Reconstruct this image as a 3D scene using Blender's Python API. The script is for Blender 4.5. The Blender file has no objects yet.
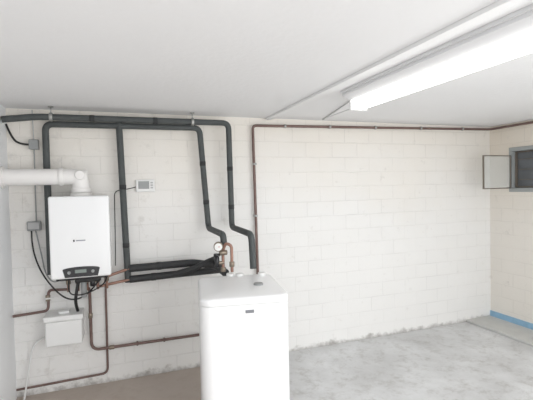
import bpy, bmesh, math, random
from mathutils import Vector, Matrix
random.seed(3)
sc=bpy.context.scene
sc.view_settings.view_transform='Standard'
col=sc.collection
RH=2.35; XL=-0.845; XR=4.27; YF=-6.0

# ---------------- materials ----------------
def mat(name,c,rough=0.5,metal=0.0,bump=0.0,bscale=40,var=0.0,vscale=4,emit=None,es=0,alpha=None,coat=0):
    m=bpy.data.materials.new(name); m.use_nodes=True
    nt=m.node_tree; b=nt.nodes['Principled BSDF']
    b.inputs['Base Color'].default_value=(*c,1); b.inputs['Roughness'].default_value=rough
    b.inputs['Metallic'].default_value=metal
    if coat: b.inputs['Coat Weight'].default_value=coat
    tc=nt.nodes.new('ShaderNodeTexCoord')
    if var>0:
        n=nt.nodes.new('ShaderNodeTexNoise'); n.inputs['Scale'].default_value=vscale; n.inputs['Detail'].default_value=6
        nt.links.new(tc.outputs['Object'],n.inputs['Vector'])
        mx=nt.nodes.new('ShaderNodeMix'); mx.data_type='RGBA'
        mx.inputs['A'].default_value=(*[x*(1-var) for x in c],1); mx.inputs['B'].default_value=(*[min(1,x*(1+var)) for x in c],1)
        nt.links.new(n.outputs['Fac'],mx.inputs['Factor']); nt.links.new(mx.outputs['Result'],b.inputs['Base Color'])
    if bump>0:
        n=nt.nodes.new('ShaderNodeTexNoise'); n.inputs['Scale'].default_value=bscale; n.inputs['Detail'].default_value=5
        nt.links.new(tc.outputs['Object'],n.inputs['Vector'])
        bp=nt.nodes.new('ShaderNodeBump'); bp.inputs['Strength'].default_value=bump; bp.inputs['Distance'].default_value=0.01
        nt.links.new(n.outputs['Fac'],bp.inputs['Height']); nt.links.new(bp.outputs['Normal'],b.inputs['Normal'])
    if emit: 
        b.inputs['Emission Color'].default_value=(*emit,1); b.inputs['Emission Strength'].default_value=es
    if alpha is not None: b.inputs['Alpha'].default_value=alpha
    return m

def wall_mat(name,axis,base,dirty,grime=0.0):
    m=bpy.data.materials.new(name); m.use_nodes=True; nt=m.node_tree; L=nt.links.new
    b=nt.nodes['Principled BSDF']; b.inputs['Roughness'].default_value=0.75
    g=nt.nodes.new('ShaderNodeNewGeometry'); sp=nt.nodes.new('ShaderNodeSeparateXYZ'); L(g.outputs['Position'],sp.inputs[0])
    cb=nt.nodes.new('ShaderNodeCombineXYZ'); L(sp.outputs[axis],cb.inputs[0]); L(sp.outputs['Z'],cb.inputs[1])
    wn=nt.nodes.new('ShaderNodeTexNoise'); wn.inputs['Scale'].default_value=6; L(cb.outputs[0],wn.inputs['Vector'])
    ws=nt.nodes.new('ShaderNodeVectorMath'); ws.operation='MULTIPLY_ADD'; ws.inputs[1].default_value=(0.012,0.012,0); L(wn.outputs['Color'],ws.inputs[0]); L(cb.outputs[0],ws.inputs[2])
    br=nt.nodes.new('ShaderNodeTexBrick'); L(ws.outputs[0],br.inputs['Vector'])
    br.inputs['Scale'].default_value=1; br.inputs['Brick Width'].default_value=0.30; br.inputs['Row Height'].default_value=0.152
    br.inputs['Mortar Size'].default_value=0.006; br.inputs['Mortar Smooth'].default_value=0.8
    br.inputs['Color1'].default_value=(*base,1); br.inputs['Color2'].default_value=(*[x*0.975 for x in base],1)
    br.inputs['Mortar'].default_value=(*[x*0.86 for x in base],1)
    n2=nt.nodes.new('ShaderNodeTexNoise'); n2.inputs['Scale'].default_value=2.5; n2.inputs['Detail'].default_value=5; L(g.outputs['Position'],n2.inputs['Vector'])
    r2=nt.nodes.new('ShaderNodeValToRGB'); r2.color_ramp.elements[0].position=0.4; r2.color_ramp.elements[1].position=0.68
    r2.color_ramp.elements[0].color=(0.15,)*3+(1,); r2.color_ramp.elements[1].color=(0.9,)*3+(1,)
    L(n2.outputs['Fac'],r2.inputs['Fac'])
    mx=nt.nodes.new('ShaderNodeMix'); mx.data_type='RGBA'; mx.inputs['A'].default_value=(*base,1); L(br.outputs['Color'],mx.inputs['B']); L(r2.outputs['Color'],mx.inputs['Factor'])
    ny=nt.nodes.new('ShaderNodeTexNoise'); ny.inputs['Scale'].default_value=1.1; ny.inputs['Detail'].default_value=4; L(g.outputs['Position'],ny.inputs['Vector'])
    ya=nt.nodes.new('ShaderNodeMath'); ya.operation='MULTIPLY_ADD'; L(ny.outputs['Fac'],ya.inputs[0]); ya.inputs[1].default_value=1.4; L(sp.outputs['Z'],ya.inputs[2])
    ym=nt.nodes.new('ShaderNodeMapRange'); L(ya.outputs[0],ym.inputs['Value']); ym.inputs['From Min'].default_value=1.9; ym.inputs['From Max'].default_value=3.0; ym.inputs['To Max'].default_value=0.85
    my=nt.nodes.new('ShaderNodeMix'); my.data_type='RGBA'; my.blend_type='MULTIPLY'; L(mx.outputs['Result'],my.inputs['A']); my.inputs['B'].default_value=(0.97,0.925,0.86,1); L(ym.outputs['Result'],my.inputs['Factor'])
    n3=nt.nodes.new('ShaderNodeTexNoise'); n3.inputs['Scale'].default_value=9; n3.inputs['Detail'].default_value=10; n3.inputs['Roughness'].default_value=0.7; L(g.outputs['Position'],n3.inputs['Vector'])
    r3=nt.nodes.new('ShaderNodeMapRange'); r3.inputs['From Min'].default_value=0.59; r3.inputs['From Max'].default_value=0.72; r3.inputs['To Max'].default_value=0.4
    # more grime on the boiler side of the wall
    gx=nt.nodes.new('ShaderNodeMapRange'); L(sp.outputs[axis],gx.inputs['Value']); gx.inputs['From Min'].default_value=-0.8; gx.inputs['From Max'].default_value=1.3; gx.inputs['To Min'].default_value=grime; gx.inputs['To Max'].default_value=0
    ga=nt.nodes.new('ShaderNodeMath'); ga.operation='ADD'; L(n3.outputs['Fac'],ga.inputs[0]); L(gx.outputs['Result'],ga.inputs[1]); L(ga.outputs[0],r3.inputs['Value'])
    m3=nt.nodes.new('ShaderNodeMix'); m3.data_type='RGBA'; L(my.outputs['Result'],m3.inputs['A']); m3.inputs['B'].default_value=(0.58,0.55,0.51,1); L(r3.outputs['Result'],m3.inputs['Factor'])
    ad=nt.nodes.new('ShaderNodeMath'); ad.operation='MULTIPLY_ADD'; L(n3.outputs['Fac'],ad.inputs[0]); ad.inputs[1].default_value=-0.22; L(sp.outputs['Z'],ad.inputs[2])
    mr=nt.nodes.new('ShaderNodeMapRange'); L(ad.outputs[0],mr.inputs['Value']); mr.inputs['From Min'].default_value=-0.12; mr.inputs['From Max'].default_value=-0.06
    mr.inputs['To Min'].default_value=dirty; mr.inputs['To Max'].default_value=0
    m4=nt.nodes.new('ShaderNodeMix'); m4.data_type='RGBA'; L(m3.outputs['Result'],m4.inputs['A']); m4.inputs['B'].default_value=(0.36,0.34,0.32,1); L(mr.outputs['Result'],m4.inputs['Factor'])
    L(m4.outputs['Result'],b.inputs['Base Color'])
    n4=nt.nodes.new('ShaderNodeTexNoise'); n4.inputs['Scale'].default_value=60; n4.inputs['Detail'].default_value=4; L(g.outputs['Position'],n4.inputs['Vector'])
    iv=nt.nodes.new('ShaderNodeMath'); iv.operation='MULTIPLY_ADD'; L(br.outputs['Fac'],iv.inputs[0]); iv.inputs[1].default_value=-0.4
    s4=nt.nodes.new('ShaderNodeMath'); s4.operation='MULTIPLY'; s4.inputs[1].default_value=0.4; L(n4.outputs['Fac'],s4.inputs[0]); L(s4.outputs[0],iv.inputs[2])
    bp=nt.nodes.new('ShaderNodeBump'); bp.inputs['Strength'].default_value=0.55; bp.inputs['Distance'].default_value=0.008
    L(iv.outputs[0],bp.inputs['Height']); L(bp.outputs['Normal'],b.inputs['Normal'])
    return m

def floor_mat():
    m=bpy.data.materials.new('floor_concrete'); m.use_nodes=True; nt=m.node_tree; L=nt.links.new
    b=nt.nodes['Principled BSDF']; b.inputs['Roughness'].default_value=0.5
    g=nt.nodes.new('ShaderNodeNewGeometry')
    n=nt.nodes.new('ShaderNodeTexNoise'); n.inputs['Scale'].default_value=1.6; n.inputs['Detail'].default_value=9; n.inputs['Roughness'].default_value=0.65; L(g.outputs['Position'],n.inputs['Vector'])
    r=nt.nodes.new('ShaderNodeValToRGB'); e=r.color_ramp.elements
    e[0].position=0.3; e[0].color=(0.56,0.56,0.56,1); e[1].position=0.7; e[1].color=(0.80,0.81,0.82,1)
    L(n.outputs['Fac'],r.inputs['Fac'])
    n2=nt.nodes.new('ShaderNodeTexNoise'); n2.inputs['Scale'].default_value=7; n2.inputs['Detail'].default_value=12; n2.inputs['Roughness'].default_value=0.8; L(g.outputs['Position'],n2.inputs['Vector'])
    r2=nt.nodes.new('ShaderNodeValToRGB'); r2.color_ramp.elements[0].position=0.34; r2.color_ramp.elements[1].position=0.5
    r2.color_ramp.elements[0].color=(0.66,0.64,0.61,1); r2.color_ramp.elements[1].color=(1,1,1,1); L(n2.outputs['Fac'],r2.inputs['Fac'])
    mm=nt.nodes.new('ShaderNodeMix'); mm.data_type='RGBA'; mm.blend_type='MULTIPLY'; mm.inputs['Factor'].default_value=0.85
    L(r.outputs['Color'],mm.inputs['A']); L(r2.outputs['Color'],mm.inputs['B'])
    sp=nt.nodes.new('ShaderNodeSeparateXYZ'); L(g.outputs['Position'],sp.inputs[0])
    mr=nt.nodes.new('ShaderNodeMapRange'); L(sp.outputs['X'],mr.inputs['Value']); mr.inputs['From Min'].default_value=0.8; mr.inputs['From Max'].default_value=1.3; mr.inputs['To Min'].default_value=0.75; mr.inputs['To Max'].default_value=0
    m2=nt.nodes.new('ShaderNodeMix'); m2.data_type='RGBA'; L(mm.outputs['Result'],m2.inputs['A']); m2.inputs['B'].default_value=(0.42,0.33,0.26,1); L(mr.outputs['Result'],m2.inputs['Factor'])
    L(m2.outputs['Result'],b.inputs['Base Color'])
    bp=nt.nodes.new('ShaderNodeBump'); bp.inputs['Strength'].default_value=0.3; bp.inputs['Distance'].default_value=0.01; L(n2.outputs['Fac'],bp.inputs['Height']); L(bp.outputs['Normal'],b.inputs['Normal'])
    return m

M_wall=wall_mat('painted_block',"X",(0.89,0.88,0.86),0.85,0.05)
M_wallr=wall_mat('painted_block_r',"Y",(0.86,0.82,0.76),0.2)
M_walll=mat('painted_plaster_left',(0.91,0.92,0.93),0.7,bump=0.15,bscale=30,var=0.02)
M_ceil=mat('ceiling_plaster',(0.87,0.868,0.87),0.85,bump=0.25,bscale=25,var=0.03,vscale=1.2)
M_floor=floor_mat()
M_ins=mat('foam_insulation',(0.075,0.083,0.083),0.65,bump=0.25,bscale=60,var=0.25,vscale=12)
M_insb=mat('black_rubber_insulation',(0.03,0.031,0.033),0.6,bump=0.6,bscale=30)
M_cu=mat('weathered_copper',(0.19,0.125,0.11),0.5,metal=0.3,var=0.3,vscale=15)
M_cub=mat('dull_copper',(0.34,0.20,0.155),0.45,metal=0.5,var=0.25,vscale=20)
M_brass=mat('brass',(0.30,0.25,0.20),0.4,metal=0.8)
M_white=mat('white_enamel',(0.90,0.905,0.91),0.25,coat=0.3)
M_tank=mat('tank_enamel',(0.90,0.905,0.91),0.35,coat=0.2)
M_plast=mat('white_plastic',(0.84,0.84,0.83),0.4)
M_pvc=mat('flue_white',(0.89,0.87,0.85),0.4)
M_dark=mat('black_gloss_plastic',(0.02,0.02,0.023),0.2)
M_blk=mat('black_cable',(0.015,0.015,0.015),0.5)
M_grey=mat('grey_plastic',(0.33,0.34,0.34),0.5)
M_lgrey=mat('light_grey_cable',(0.5,0.5,0.5),0.5)
M_steel=mat('zinc_steel',(0.45,0.45,0.44),0.4,metal=0.8)
M_lcd=mat('lcd_screen',(0.22,0.26,0.24),0.2)
M_lamp=mat('lamp_diffuser',(0.95,0.95,0.95),0.4,emit=(1,0.99,0.97),es=4.0)
M_batten=mat('lamp_housing',(0.72,0.72,0.73),0.4)
M_trim=mat('ceiling_trunking',(0.86,0.86,0.86),0.5)
M_blue=mat('blue_paint',(0.30,0.50,0.68),0.6,var=0.2,vscale=20)
M_slab=mat('slab_concrete',(0.6,0.6,0.58),0.7,var=0.12,vscale=8,bump=0.3)
M_bronze=mat('bronze_frame',(0.2,0.17,0.14),0.4,metal=0.4)
M_glass=mat('pane_glass',(0.75,0.8,0.8),0.08,alpha=0.22)
M_winf=mat('grey_window_frame',(0.36,0.38,0.38),0.5)
M_wind=mat('dark_window_pane',(0.13,0.14,0.15),0.3,var=0.3,vscale=8)
M_badge=mat('grey_badge',(0.25,0.26,0.28),0.3,metal=0.5)
M_yel=mat('gauge_face',(0.8,0.8,0.78),0.3)
M_red=mat('red_handle',(0.5,0.05,0.04),0.4)

# ---------------- builders ----------------
def empty(name,loc=(0,0,0),rz=0):
    e=bpy.data.objects.new(name,None); e.location=loc; e.rotation_euler=(0,0,rz); e.empty_display_size=0.1; col.objects.link(e); return e
def box(name,lo,hi,m,parent=None,bev=0,seg=3):
    lo=Vector(lo);hi=Vector(hi); c=(lo+hi)/2; s=(hi-lo)/2
    v=[(x*s.x,y*s.y,z*s.z) for x in(-1,1) for y in(-1,1) for z in(-1,1)]
    fs=[(0,1,3,2),(4,6,7,5),(0,4,5,1),(2,3,7,6),(0,2,6,4),(1,5,7,3)]
    me=bpy.data.meshes.new(name); me.from_pydata(v,[],fs); me.update()
    o=bpy.data.objects.new(name,me); o.location=c; col.objects.link(o); me.materials.append(m)
    if bev:
        b=o.modifiers.new('bevel','BEVEL'); b.width=bev; b.segments=seg; b.limit_method='ANGLE'
        for p in me.polygons:p.use_smooth=True
        w=o.modifiers.new('wn','WEIGHTED_NORMAL')
    if parent: o.parent=parent
    return o
def loft(name,rings,m,parent=None,cs=8):
    # rings: (half_x, half_y, corner_radius, z) rounded rectangles stacked in z
    V=[];F=[];N=4*(cs+1)
    for hx,hy,r,z in rings:
        for q,(sx,sy) in enumerate([(1,1),(-1,1),(-1,-1),(1,-1)]):
            for k in range(cs+1):
                a=math.pi/2*(q+k/cs)
                V.append((sx*(hx-r)+r*math.cos(a),sy*(hy-r)+r*math.sin(a),z))
    for j in range(len(rings)-1):
        for k in range(N): F.append((j*N+k,j*N+(k+1)%N,(j+1)*N+(k+1)%N,(j+1)*N+k))
    F.append(tuple(range(N-1,-1,-1))); F.append(tuple(range((len(rings)-1)*N,len(rings)*N)))
    me=bpy.data.meshes.new(name);me.from_pydata(V,[],F);me.update();me.materials.append(m)
    for p in me.polygons: p.use_smooth=len(p.vertices)==4
    o=bpy.data.objects.new(name,me);col.objects.link(o)
    w=o.modifiers.new('wn','WEIGHTED_NORMAL')
    if parent:o.parent=parent
    return o
def fillet(pts,r,n=8):
    pts=[Vector(p) for p in pts]
    if r<=0 or len(pts)<3: return pts
    out=[pts[0]]
    for i in range(1,len(pts)-1):
        a,b,c=pts[i-1],pts[i],pts[i+1]
        u=(a-b);v=(c-b); rr=min(r,u.length*0.49,v.length*0.49)
        p=b+u.normalized()*rr;q=b+v.normalized()*rr
        for k in range(n+1):
            t=k/n; out.append(p*(1-t)**2+b*2*t*(1-t)+q*t*t)
    out.append(pts[-1]); return out
def tube(name,pts,r,m,parent=None,fr=0.0,res=6,smoothpath=False):
    cu=bpy.data.curves.new(name,'CURVE'); cu.dimensions='3D'; cu.bevel_depth=r; cu.bevel_resolution=res; cu.use_fill_caps=True
    if smoothpath:
        s=cu.splines.new('NURBS'); s.points.add(len(pts)-1)
        for i,p in enumerate(pts): s.points[i].co=(*p,1)
        s.use_endpoint_u=True; s.order_u=3; s.resolution_u=10
    else:
        P=fillet(pts,fr); s=cu.splines.new('POLY'); s.points.add(len(P)-1)
        for i,p in enumerate(P): s.points[i].co=(*p,1)
    o=bpy.data.objects.new(name,cu); col.objects.link(o)
    dg=bpy.context.evaluated_depsgraph_get(); me=bpy.data.meshes.new_from_object(o.evaluated_get(dg))
    bpy.data.objects.remove(o); me.name=name
    for p in me.polygons:p.use_smooth=True
    me.materials.clear(); me.materials.append(m)
    o=bpy.data.objects.new(name,me); col.objects.link(o)
    if parent:o.parent=parent
    return o
def cyl(name,a,b,r,m,parent=None,bev=0.0):
    a=Vector(a);b=Vector(b);d=b-a;L=d.length;n=32
    v=[];f=[]
    prof=[(0,r-bev),(bev,r),(L-bev,r),(L,r-bev)] if bev>0 else [(0,r),(L,r)]
    for z,rr in prof:
        for k in range(n): v.append((rr*math.cos(2*math.pi*k/n),rr*math.sin(2*math.pi*k/n),z))
    for j in range(len(prof)-1):
        for k in range(n): f.append((j*n+k,j*n+(k+1)%n,(j+1)*n+(k+1)%n,(j+1)*n+k))
    f.append(tuple(range(n-1,-1,-1))); f.append(tuple(range((len(prof)-1)*n,len(prof)*n)))
    me=bpy.data.meshes.new(name);me.from_pydata(v,[],f);me.update();me.materials.append(m)
    for p in me.polygons:
        if len(p.vertices)==4:p.use_smooth=True
    o=bpy.data.objects.new(name,me);o.location=a;o.rotation_mode='QUATERNION';o.rotation_quaternion=d.to_track_quat('Z','Y');col.objects.link(o)
    if parent:o.parent=parent
    return o

# ---------------- room shell ----------------
box('wall_back',(XL-0.2,0,-0.1),(XR+0.2,0.2,RH+0.1),M_wall)
box('wall_left',(XL-0.2,YF,-0.1),(XL,0,RH+0.1),M_walll)
wy0,wy1,wz0,wz1=-0.88,-0.27,1.56,2.07
wr=empty('wall_right')
box('below',(XR,YF,-0.1),(XR+0.2,0,wz0),M_wallr,wr)
box('above',(XR,YF,wz1),(XR+0.2,0,RH+0.1),M_wallr,wr)
box('near',(XR,YF,wz0),(XR+0.2,wy0,wz1),M_wallr,wr)
box('far',(XR,wy1,wz0),(XR+0.2,0,wz1),M_wallr,wr)
box('floor',(XL-0.2,YF,-0.1),(XR+0.2,0.2,0),M_floor)
box('ceiling',(XL-0.2,YF,RH),(XR+0.2,0.2,RH+0.1),M_ceil)
box('trim_1',(1.355,YF,RH-0.02),(1.405,-0.02,RH),M_trim,bev=0.003)
box('trim_2',(1.93,-1.0,RH-0.006),(1.94,-0.1,RH),M_batten)
box('baseboard_right',(XR-0.012,YF,0.03),(XR,-0.001,0.095),M_blue)
box('concrete_ledge',(3.88,YF,0.0),(XR,-0.001,0.03),M_slab,bev=0.006)

# ---------------- window ----------------
w=empty('window_1')
def frame(n,x0,x1,y0,y1,z0,z1,t,m,p):
    box(n+'_b',(x0,y0,z0),(x1,y1,z0+t),m,p,0.003); box(n+'_t',(x0,y0,z1-t),(x1,y1,z1),m,p,0.003)
    box(n+'_l',(x0,y0,z0+t),(x1,y0+t,z1-t),m,p,0.003); box(n+'_r',(x0,y1-t,z0+t),(x1,y1,z1-t),m,p,0.003)
frame('frame',XR-0.015,XR+0.05,wy0,wy1,wz0,wz1,0.045,M_winf,w)
box('back_board',(XR+0.05,wy0,wz0),(XR+0.07,wy1,wz1),M_wind,w)
frame('inner_frame',XR+0.02,XR+0.052,wy0+0.05,wy1-0.05,wz0+0.05,wz1-0.05,0.012,M_bronze,w)
nl=3
for i in range(nl):
    z=wz0+0.14+i*(wz1-wz0-0.28)/(nl-1)
    box('slat_%d'%i,(XR+0.035,wy0+0.06,z-0.003),(XR+0.05,wy1-0.06,z+0.003),M_bronze,w)
for nm,a,b in [('s_b',(3.83,-.31,1.60),(4.245,-.29,1.610)),('s_t',(3.83,-.31,1.970),(4.245,-.29,1.98)),('s_l',(3.83,-.31,1.610),(3.840,-.29,1.970)),('s_r',(4.235,-.31,1.610),(4.245,-.29,1.970))]:
    box(nm,a,b,M_bronze,w,0.002)
box('pane',(3.84,-.302,1.61),(4.235,-.298,1.97),M_glass,w)
for zz in (1.66,1.92): cyl('hinge_%d'%int(zz*100),(4.245,-.30,zz),(4.256,-.30,zz+0.03),0.006,M_steel,w)

# ---------------- ceiling light ----------------
l=empty('fluorescent_ceiling_light')
def prism(name,prof,y0,y1,m,p):
    n=len(prof); v=[(x,y0,z) for x,z in prof]+[(x,y1,z) for x,z in prof]
    f=[(i,(i+1)%n,n+(i+1)%n,n+i) for i in range(n)]+[tuple(range(n-1,-1,-1)),tuple(range(n,2*n))]
    me=bpy.data.meshes.new(name);me.from_pydata(v,[],f);me.update();me.materials.append(m)
    o=bpy.data.objects.new(name,me);col.objects.link(o);o.parent=p
    bm=bmesh.new();bm.from_mesh(me);bmesh.ops.recalc_face_normals(bm,faces=bm.faces);bm.to_mesh(me);bm.free()
    return o
prism('housing',[(1.52,2.349),(1.52,2.315),(1.58,2.285),(1.72,2.285),(1.78,2.315),(1.78,2.349)],-2.74,-1.20,M_batten,l)
prism('lip',[(1.505,2.349),(1.505,2.332),(1.52,2.332),(1.52,2.349)],-2.74,-1.20,M_batten,l)
prism('diffuser',[(1.585,2.284),(1.587,2.25),(1.605,2.228),(1.635,2.22),(1.665,2.22),(1.695,2.228),(1.713,2.25),(1.715,2.284)],-2.72,-1.215,M_lamp,l)
box('end_cap_1',(1.58,-1.215,2.216),(1.72,-1.195,2.286),M_plast,l,0.006)
box('end_cap_2',(1.58,-2.74,2.216),(1.72,-2.72,2.286),M_plast,l,0.006)
tube('supply_cable',[(1.66,-1.2,2.342),(1.75,-0.9,2.342),(1.94,-0.1,2.342)],0.005,M_lgrey,l,0.1)

# ---------------- boiler ----------------
b=empty('wall_hung_gas_boiler')
x0,x1,zb,zt=-0.51,-0.085,1.0,1.637
box('casing',(x0+0.006,-0.36,zb+0.02),(x1-0.006,-0.03,zt-0.006),M_white,b,0.01)
box('front_cover',(x0,-0.40,zb+0.012),(x1,-0.355,zt),M_white,b,0.016,5)
n=20; xc=(x0+x1)/2
pr=[(xc-0.13*math.cos(math.pi*k/n),1.082+0.018*math.sin(math.pi*k/n)) for k in range(n+1)]
prof=[(xc+0.115,1.022),(xc-0.115,1.022)]+pr
nn=len(prof); V=[(x,-0.4035,z) for x,z in prof]+[(x,-0.39,z) for x,z in prof]
F=[tuple(range(nn)),tuple(range(2*nn-1,nn-1,-1))]+[(i,nn+i,nn+(i+1)%nn,(i+1)%nn) for i in range(nn)]
me=bpy.data.meshes.new('control_panel');me.from_pydata(V,[],F);me.materials.append(M_dark);o=bpy.data.objects.new('control_panel',me);col.objects.link(o);o.parent=b
box('display',(xc-0.045,-0.405,1.052),(xc+0.035,-0.4025,1.078),M_lcd,b,0.001)
cyl('knob_1',(xc-0.085,-0.403,1.06),(xc-0.085,-0.415,1.06),0.012,M_grey,b,0.002)
cyl('knob_2',(xc+0.08,-0.403,1.06),(xc+0.08,-0.415,1.06),0.012,M_grey,b,0.002)
box('brand_plate',(xc-0.03,-0.403,1.295),(xc+0.035,-0.3995,1.303),M_badge,b)
box('brand_dot',(xc-0.05,-0.403,1.291),(xc-0.04,-0.3995,1.307),M_dark,b)
box('bottom_tray',(x0+0.03,-0.365,0.992),(x1-0.03,-0.05,1.018),M_dark,b,0.008)
box('underside_block',(xc-0.06,-0.30,0.955),(xc+0.13,-0.1,0.995),M_blk,b,0.01)
cyl('flue_collar',(xc,-0.2,zt-0.01),(xc,-0.2,zt+0.02),0.08,M_pvc,b,0.005)
for i,xx in enumerate([-0.42,-0.35,-0.28,-0.2,-0.13]):
    cyl('nut_%d'%i,(xx,-0.15,0.92),(xx,-0.15,0.992),0.018,M_brass,b,0.003)
    cyl('stub_%d'%i,(xx,-0.15,0.86),(xx,-0.15,0.93),0.011,M_cub,b)
cyl('siphon',(-0.30,-0.22,0.82),(-0.30,-0.22,0.99),0.022,M_grey,b,0.005)
cyl('expansion_valve',(-0.235,-0.2,0.90),(-0.235,-0.2,0.96),0.02,M_dark,b,0.004)

fl=empty('flue_pipe')
tube('duct',[(xc,-0.2,1.66),(xc,-0.2,1.79),(XL+0.002,-0.2,1.79)],0.064,M_pvc,fl,0.07,10)
cyl('collar_a',(-0.42,-0.2,1.79),(-0.455,-0.2,1.79),0.072,M_pvc,fl,0.005)
cyl('collar_b',(xc,-0.2,1.662),(xc,-0.2,1.70),0.072,M_pvc,fl,0.005)
cyl('elbow_port',(xc-0.06,-0.2,1.79),(xc+0.055,-0.2,1.79),0.056,M_pvc,fl,0.012)
cyl('inspection_cap',(xc,-0.20,1.80),(xc,-0.275,1.80),0.038,M_pvc,fl,0.006)
cyl('wall_rose',(XL+0.001,-0.2,1.79),(XL+0.015,-0.2,1.79),0.085,M_pvc,fl,0.004)

# ---------------- thermostat ----------------
t=empty('room_thermostat')
box('body',(0.13,-0.028,1.655),(0.29,-0.001,1.765),M_plast,t,0.006)
box('screen',(0.15,-0.031,1.682),(0.242,-0.027,1.75),M_grey,t,0.001)
for i in range(3): box('button_%d'%i,(0.253,-0.032,1.685+i*0.022),(0.275,-0.027,1.698+i*0.022),M_lgrey,t,0.001)
tube('wire',[(0.13,-0.006,1.70),(0.045,-0.006,1.68),(-0.05,-0.006,1.67),(-0.055,-0.006,1.2),(-0.06,-0.02,1.02)],0.0035,M_blk,t,0.05)

# ---------------- condensate box ----------------
c=empty('condensate_pump_box')
box('tank',(-0.595,-0.20,0.44),(-0.325,-0.001,0.64),M_plast,c,0.015)
box('lid',(-0.605,-0.21,0.64),(-0.315,-0.001,0.685),M_plast,c,0.012)
box('cap',(-0.50,-0.15,0.683),(-0.42,-0.07,0.705),M_plast,c,0.006)
dh=empty('drain_hose')
tube('hose',[(-0.61,-0.1,0.5),(-0.66,-0.05,0.47),(-0.72,-0.03,0.40),(-0.74,-0.06,0.25),(-0.78,-0.07,0.005)],0.007,M_plast,dh,smoothpath=True)

# ---------------- insulated pipes ----------------
p=empty('insulated_heating_pipes')
R=0.026
tube('flow_riser',[(-0.555,-0.075,1.0),(-0.555,-0.075,2.222),(0.69,-0.10,2.222),(0.75,-0.10,1.31),(0.755,-0.64,1.305),(0.755,-0.66,1.22)],R,M_ins,p,0.06)
tube('return_riser',[(0.04,-0.085,0.88),(0.005,-0.085,2.265)],0.027,M_ins,p)
tube('top_run',[(XL+0.01,-0.16,2.235),(-0.6,-0.16,2.264),(0.95,-0.14,2.268),(0.965,-0.12,1.31),(0.97,-0.70,1.30),(0.975,-0.715,1.03)],R,M_ins,p,0.06)
tube('low_run_1',[(0.05,-0.10,1.0),(0.60,-0.10,1.005),(0.78,-0.25,0.99),(0.80,-0.5,0.97)],0.033,M_insb,p,0.05)
tube('low_run_2',[(0.05,-0.10,0.905),(0.45,-0.10,0.915),(0.85,-0.13,0.925)],0.031,M_insb,p,0.05)
tube('low_run_3',[(0.42,-0.15,0.925),(0.58,-0.17,0.96),(0.74,-0.2,1.03),(0.77,-0.3,1.06)],0.026,M_insb,p,0.05)
tube('stub_boiler_1',[(-0.14,-0.15,0.92),(-0.12,-0.12,0.955),(0.0,-0.10,0.985),(0.06,-0.10,1.0)],0.012,M_cub,p,0.03)
tube('stub_boiler_2',[(-0.20,-0.15,0.88),(-0.12,-0.12,0.885),(0.06,-0.10,0.905)],0.012,M_cub,p,0.03)
for i,(q,d,rr) in enumerate([((-0.2,-0.16,2.265),'x',.0275),((0.3,-0.15,2.266),'x',.028),((0.711,-0.10,1.9),'z',.0275),((0.734,-0.10,1.55),'z',.0275),((0.956,-0.132,1.85),'z',.0275),((0.962,-0.124,1.5),'z',.0275),((0.3,-0.10,1.002),'x',.035),((0.25,-0.10,0.91),'x',.033),((0.02,-0.085,1.7),'z',.0285),((0.032,-0.085,1.2),'z',.0285)]):
    v=Vector(q); dd=Vector((0.02,0,0)) if d=='x' else Vector((0,0,0.02))
    cyl('tape_%d'%i,v-dd,v+dd,rr,M_insb,p,0.002)
for i,(hx,hy) in enumerate([(-0.50,-0.16),(0.62,-0.145)]):
    cyl('hanger_rod_%d'%i,(hx,hy,2.29),(hx,hy,RH-0.001),0.006,M_steel,p)
    cyl('hanger_ring_%d'%i,(hx-0.012,hy,2.265),(hx+0.012,hy,2.265),0.034,M_steel,p,0.002)
    cyl('hanger_plate_%d'%i,(hx,hy,RH-0.008),(hx,hy,RH-0.001),0.02,M_steel,p)
for i,(q) in enumerate([(-0.555,1.9),(0.02,2.0),]):
    cyl('clip_%d'%i,(q[0],-0.08,q[1]),(q[0],-0.002,q[1]),0.007,M_steel,p)

# ---------------- gauge group ----------------
gset=empty('safety_valve_and_gauge')
tube('copper_loop',[(0.80,-0.72,1.02),(0.80,-0.72,1.225),(0.76,-0.70,1.245),(0.74,-0.68,1.19),(0.74,-0.68,1.02)],0.012,M_cub,gset,0.03)
cyl('tee',(0.71,-0.69,1.17),(0.77,-0.69,1.17),0.020,M_brass,gset,0.003)
cyl('gauge_body',(0.70,-0.70,1.225),(0.692,-0.735,1.223),0.036,M_brass,gset,0.004)
cyl('gauge_face',(0.692,-0.7351,1.223),(0.6915,-0.7375,1.223),0.029,M_yel,gset)
box('gauge_needle',(0.69,-0.740,1.222),(0.712,-0.7378,1.226),M_red,gset)
cyl('gauge_stem',(0.70,-0.69,1.225),(0.735,-0.69,1.17),0.009,M_brass,gset)
cyl('valve_body',(0.69,-0.68,1.06),(0.69,-0.68,1.14),0.020,M_dark,gset,0.004)
cyl('valve_side',(0.69,-0.68,1.09),(0.745,-0.68,1.09),0.014,M_brass,gset,0.002)
cyl('valve_cap',(0.69,-0.68,1.14),(0.69,-0.68,1.165),0.024,M_dark,gset,0.004)
cyl('union_1',(0.80,-0.72,1.06),(0.80,-0.72,1.10),0.02,M_brass,gset,0.003)
cyl('union_2',(0.74,-0.68,1.02),(0.74,-0.68,1.055),0.02,M_brass,gset,0.003)

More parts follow.
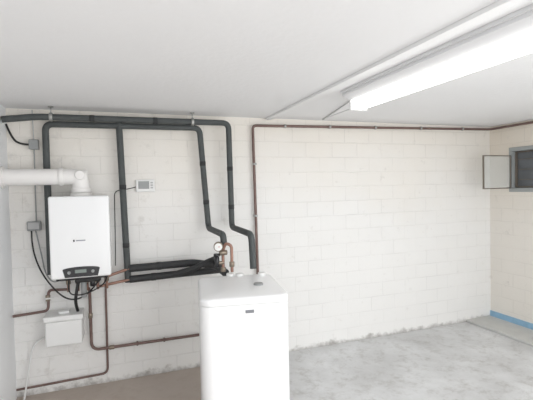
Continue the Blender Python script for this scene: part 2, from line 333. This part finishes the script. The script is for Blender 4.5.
# ---------------- copper pipes ----------------
cp=empty('copper_water_pipe')
tube('main',[(1.235,-0.04,0.75),(1.215,-0.04,2.268),(3.0,-0.04,2.295),(XR-0.04,-0.04,2.315),(XR-0.04,-3.0,2.315)],0.0135,M_cu,cp,0.04)
for i,xx in enumerate([1.55,2.05,2.6,3.2,3.8]):
    zz=2.268+(xx-1.2)*0.0155
    cyl('clip_%d'%i,(xx,-0.04,zz),(xx,-0.001,zz),0.006,M_steel,cp); cyl('ring_%d'%i,(xx-0.01,-0.04,zz),(xx+0.01,-0.04,zz),0.02,M_steel,cp,0.002)
for i,zz in enumerate([1.9,1.4]):
    cyl('vclip_%d'%i,(1.225,-0.04,zz),(1.225,-0.001,zz),0.006,M_steel,cp); cyl('vring_%d'%i,(1.225,-0.04,zz-0.01),(1.225,-0.04,zz+0.01),0.02,M_steel,cp,0.002)
lp=empty('cold_water_pipe')
tube('drop',[(-0.27,-0.15,0.87),(-0.27,-0.06,0.83),(-0.27,-0.06,0.325),(0.9,-0.06,0.325)],0.0125,M_cu,lp,0.07)
cyl('coupling_1',(-0.27,-0.06,0.60),(-0.27,-0.06,0.64),0.017,M_brass,lp,0.002)
cyl('valve',(-0.13,-0.06,0.325),(-0.09,-0.06,0.325),0.018,M_brass,lp,0.002)
for i,xx in enumerate([0.1,0.33]):
    cyl('clip_%d'%i,(xx,-0.06,0.325),(xx,-0.001,0.325),0.006,M_steel,lp); cyl('ring_%d'%i,(xx-0.008,-0.06,0.325),(xx+0.008,-0.06,0.325),0.018,M_cu,lp,0.002)
dp=empty('drain_pipe')
tube('run',[(-0.14,-0.15,0.87),(-0.145,-0.03,0.84),(-0.15,-0.03,0.095),(XL+0.005,-0.03,0.075)],0.009,M_cu,dp,0.05)
gp=empty('gas_supply_pipe')
tube('run',[(-0.42,-0.15,0.88),(-0.58,-0.06,0.87),(-0.585,-0.06,0.70),(XL+0.005,-0.06,0.685)],0.011,M_cu,gp,0.04)
cyl('gas_cock',(-0.585,-0.06,0.78),(-0.585,-0.06,0.83),0.018,M_brass,gp,0.003)
box('lever',(-0.60,-0.09,0.80),(-0.54,-0.078,0.812),M_yel,gp,0.002)
# ---------------- electrical ----------------
e=empty('electrical_junction_box')
box('body',(-0.685,-0.045,2.02),(-0.615,-0.001,2.10),M_grey,e,0.006)
tube('cable_in',[(XL+0.005,-0.03,2.22),(-0.80,-0.04,2.10),(-0.74,-0.03,2.06),(-0.685,-0.02,2.06)],0.008,M_blk,e,smoothpath=True)
tube('cable_up',[(-0.65,-0.02,2.10),(-0.655,-0.02,2.34)],0.004,M_lgrey,e)
tube('cable_down',[(-0.65,-0.02,2.02),(-0.655,-0.02,1.43)],0.005,M_grey,e)
e2=empty('power_socket')
box('body',(-0.72,-0.045,1.36),(-0.62,-0.001,1.435),M_grey,e2,0.006)
box('flap',(-0.71,-0.052,1.375),(-0.63,-0.044,1.425),M_lgrey,e2,0.003)
tube('boiler_cord',[(-0.69,-0.03,1.36),(-0.69,-0.04,1.24),(-0.65,-0.06,1.08),(-0.58,-0.10,0.95),(-0.46,-0.2,0.83),(-0.36,-0.22,0.80),(-0.25,-0.2,0.85),(-0.16,-0.2,0.98)],0.006,M_blk,e2,smoothpath=True)
tube('second_cord',[(-0.66,-0.03,1.36),(-0.62,-0.04,1.15),(-0.60,-0.05,1.0),(-0.52,-0.12,0.92),(-0.45,-0.2,0.99)],0.005,M_grey,e2,smoothpath=True)
tube('loop_cord',[(-0.40,-0.25,0.99),(-0.42,-0.28,0.88),(-0.33,-0.29,0.85),(-0.22,-0.28,0.88),(-0.13,-0.25,0.93),(-0.12,-0.2,0.99)],0.005,M_blk,e2,smoothpath=True)
pc=empty('condensate_hose')
tube('hose',[(-0.34,-0.2,0.95),(-0.36,-0.22,0.85),(-0.37,-0.18,0.76),(-0.36,-0.12,0.69)],0.012,M_blk,pc,smoothpath=True)

# ---------------- hot water tank ----------------
rz=math.radians(-9)
W,Dp,T=0.285,0.34,0.985
FL=Vector((0.438,-1.31,0))
cen=FL+Vector((math.cos(rz),math.sin(rz),0))*W+Vector((-math.sin(rz),math.cos(rz),0))*Dp
tk=empty('hot_water_tank',cen,rz)
cr=0.075
loft('body',[(W-0.006,Dp-0.006,cr,0.03),(W,Dp,cr,0.036),(W,Dp,cr,T-0.05),(W-0.003,Dp-0.003,cr,T-0.047)],M_tank,tk)
loft('plinth',[(W-0.03,Dp-0.03,cr-0.02,0.0),(W-0.03,Dp-0.03,cr-0.02,0.035)],M_dark,tk)
dome=[(W-0.003,Dp-0.003,cr,T-0.0465),(W+0.001,Dp+0.001,cr,T-0.044)]
for k in range(0,9):
    a=math.pi/2*k/8; ins=0.028*(1-math.cos(a)); dome.append((W+0.001-ins,Dp+0.001-ins,cr-ins*0.6,T-0.02+0.022*math.sin(a)))
dome+= [(W-0.07,Dp-0.07,cr-0.03,T+0.009),(W-0.13,Dp-0.13,cr-0.04,T+0.016),(W-0.22,Dp-0.24,0.03,T+0.019)]
loft('top_cover',dome,M_tank,tk)
box('badge',(-0.005,-Dp-0.004,0.885),(0.05,-Dp+0.001,0.905),M_badge,tk,0.002)
cyl('anode_cap',(0.12,-0.10,T+0.008),(0.12,-0.10,T+0.03),0.033,M_grey,tk,0.004)
for i,(a,bb) in enumerate([(-0.02,0.27),(0.05,0.25),(0.22,0.24)]):
    cyl('port_%d'%i,(a-0.02,bb-0.02,T-0.005),(a-0.02,bb-0.02,T+0.035),0.03,M_plast,tk,0.004)

# ---------------- lights / world ----------------
wd=bpy.data.worlds.new('world'); sc.world=wd; wd.use_nodes=True
wd.node_tree.nodes['Background'].inputs[0].default_value=(0.95,0.975,1.0,1); wd.node_tree.nodes['Background'].inputs[1].default_value=1.42
def area(name,loc,rot,sx,sy,pw,c=(1,1,1)):
    L=bpy.data.lights.new(name,'AREA');L.shape='RECTANGLE';L.size=sx;L.size_y=sy;L.energy=pw;L.color=c
    o=bpy.data.objects.new(name,L);o.location=loc;o.rotation_euler=rot;col.objects.link(o)
area('rear_fill',(1.7,-5.8,1.2),(math.radians(90),0,0),4.2,2.0,48,(0.97,0.985,1))  # added fill lamp behind the camera
area('side_fill',(4.15,-4.6,1.3),(0,math.radians(90),0),1.6,1.8,48,(0.94,0.975,1))  # fill added on the right, out of view, to brighten the left wall
area('overhead_fill',(1.7,-4.6,2.25),(0,0,0),0.3,1.5,28,(1,0.98,0.95))  # extra unseen fill at ceiling level behind the camera, not a known fitting

# ---------------- camera ----------------
cam=bpy.data.cameras.new('camera'); co=bpy.data.objects.new('camera',cam); col.objects.link(co); sc.camera=co
x=Vector((.9411,-.337,-.0217)).normalized(); y=Vector((.0305,.0208,.9993)); y=(y-x*y.dot(x)).normalized(); z=x.cross(y)
M=Matrix((x,y,z)).transposed().to_4x4(); M.translation=(0,-3.79,1.668); co.matrix_world=M
cam.lens=36*408/533; cam.sensor_width=36; cam.clip_start=0.05
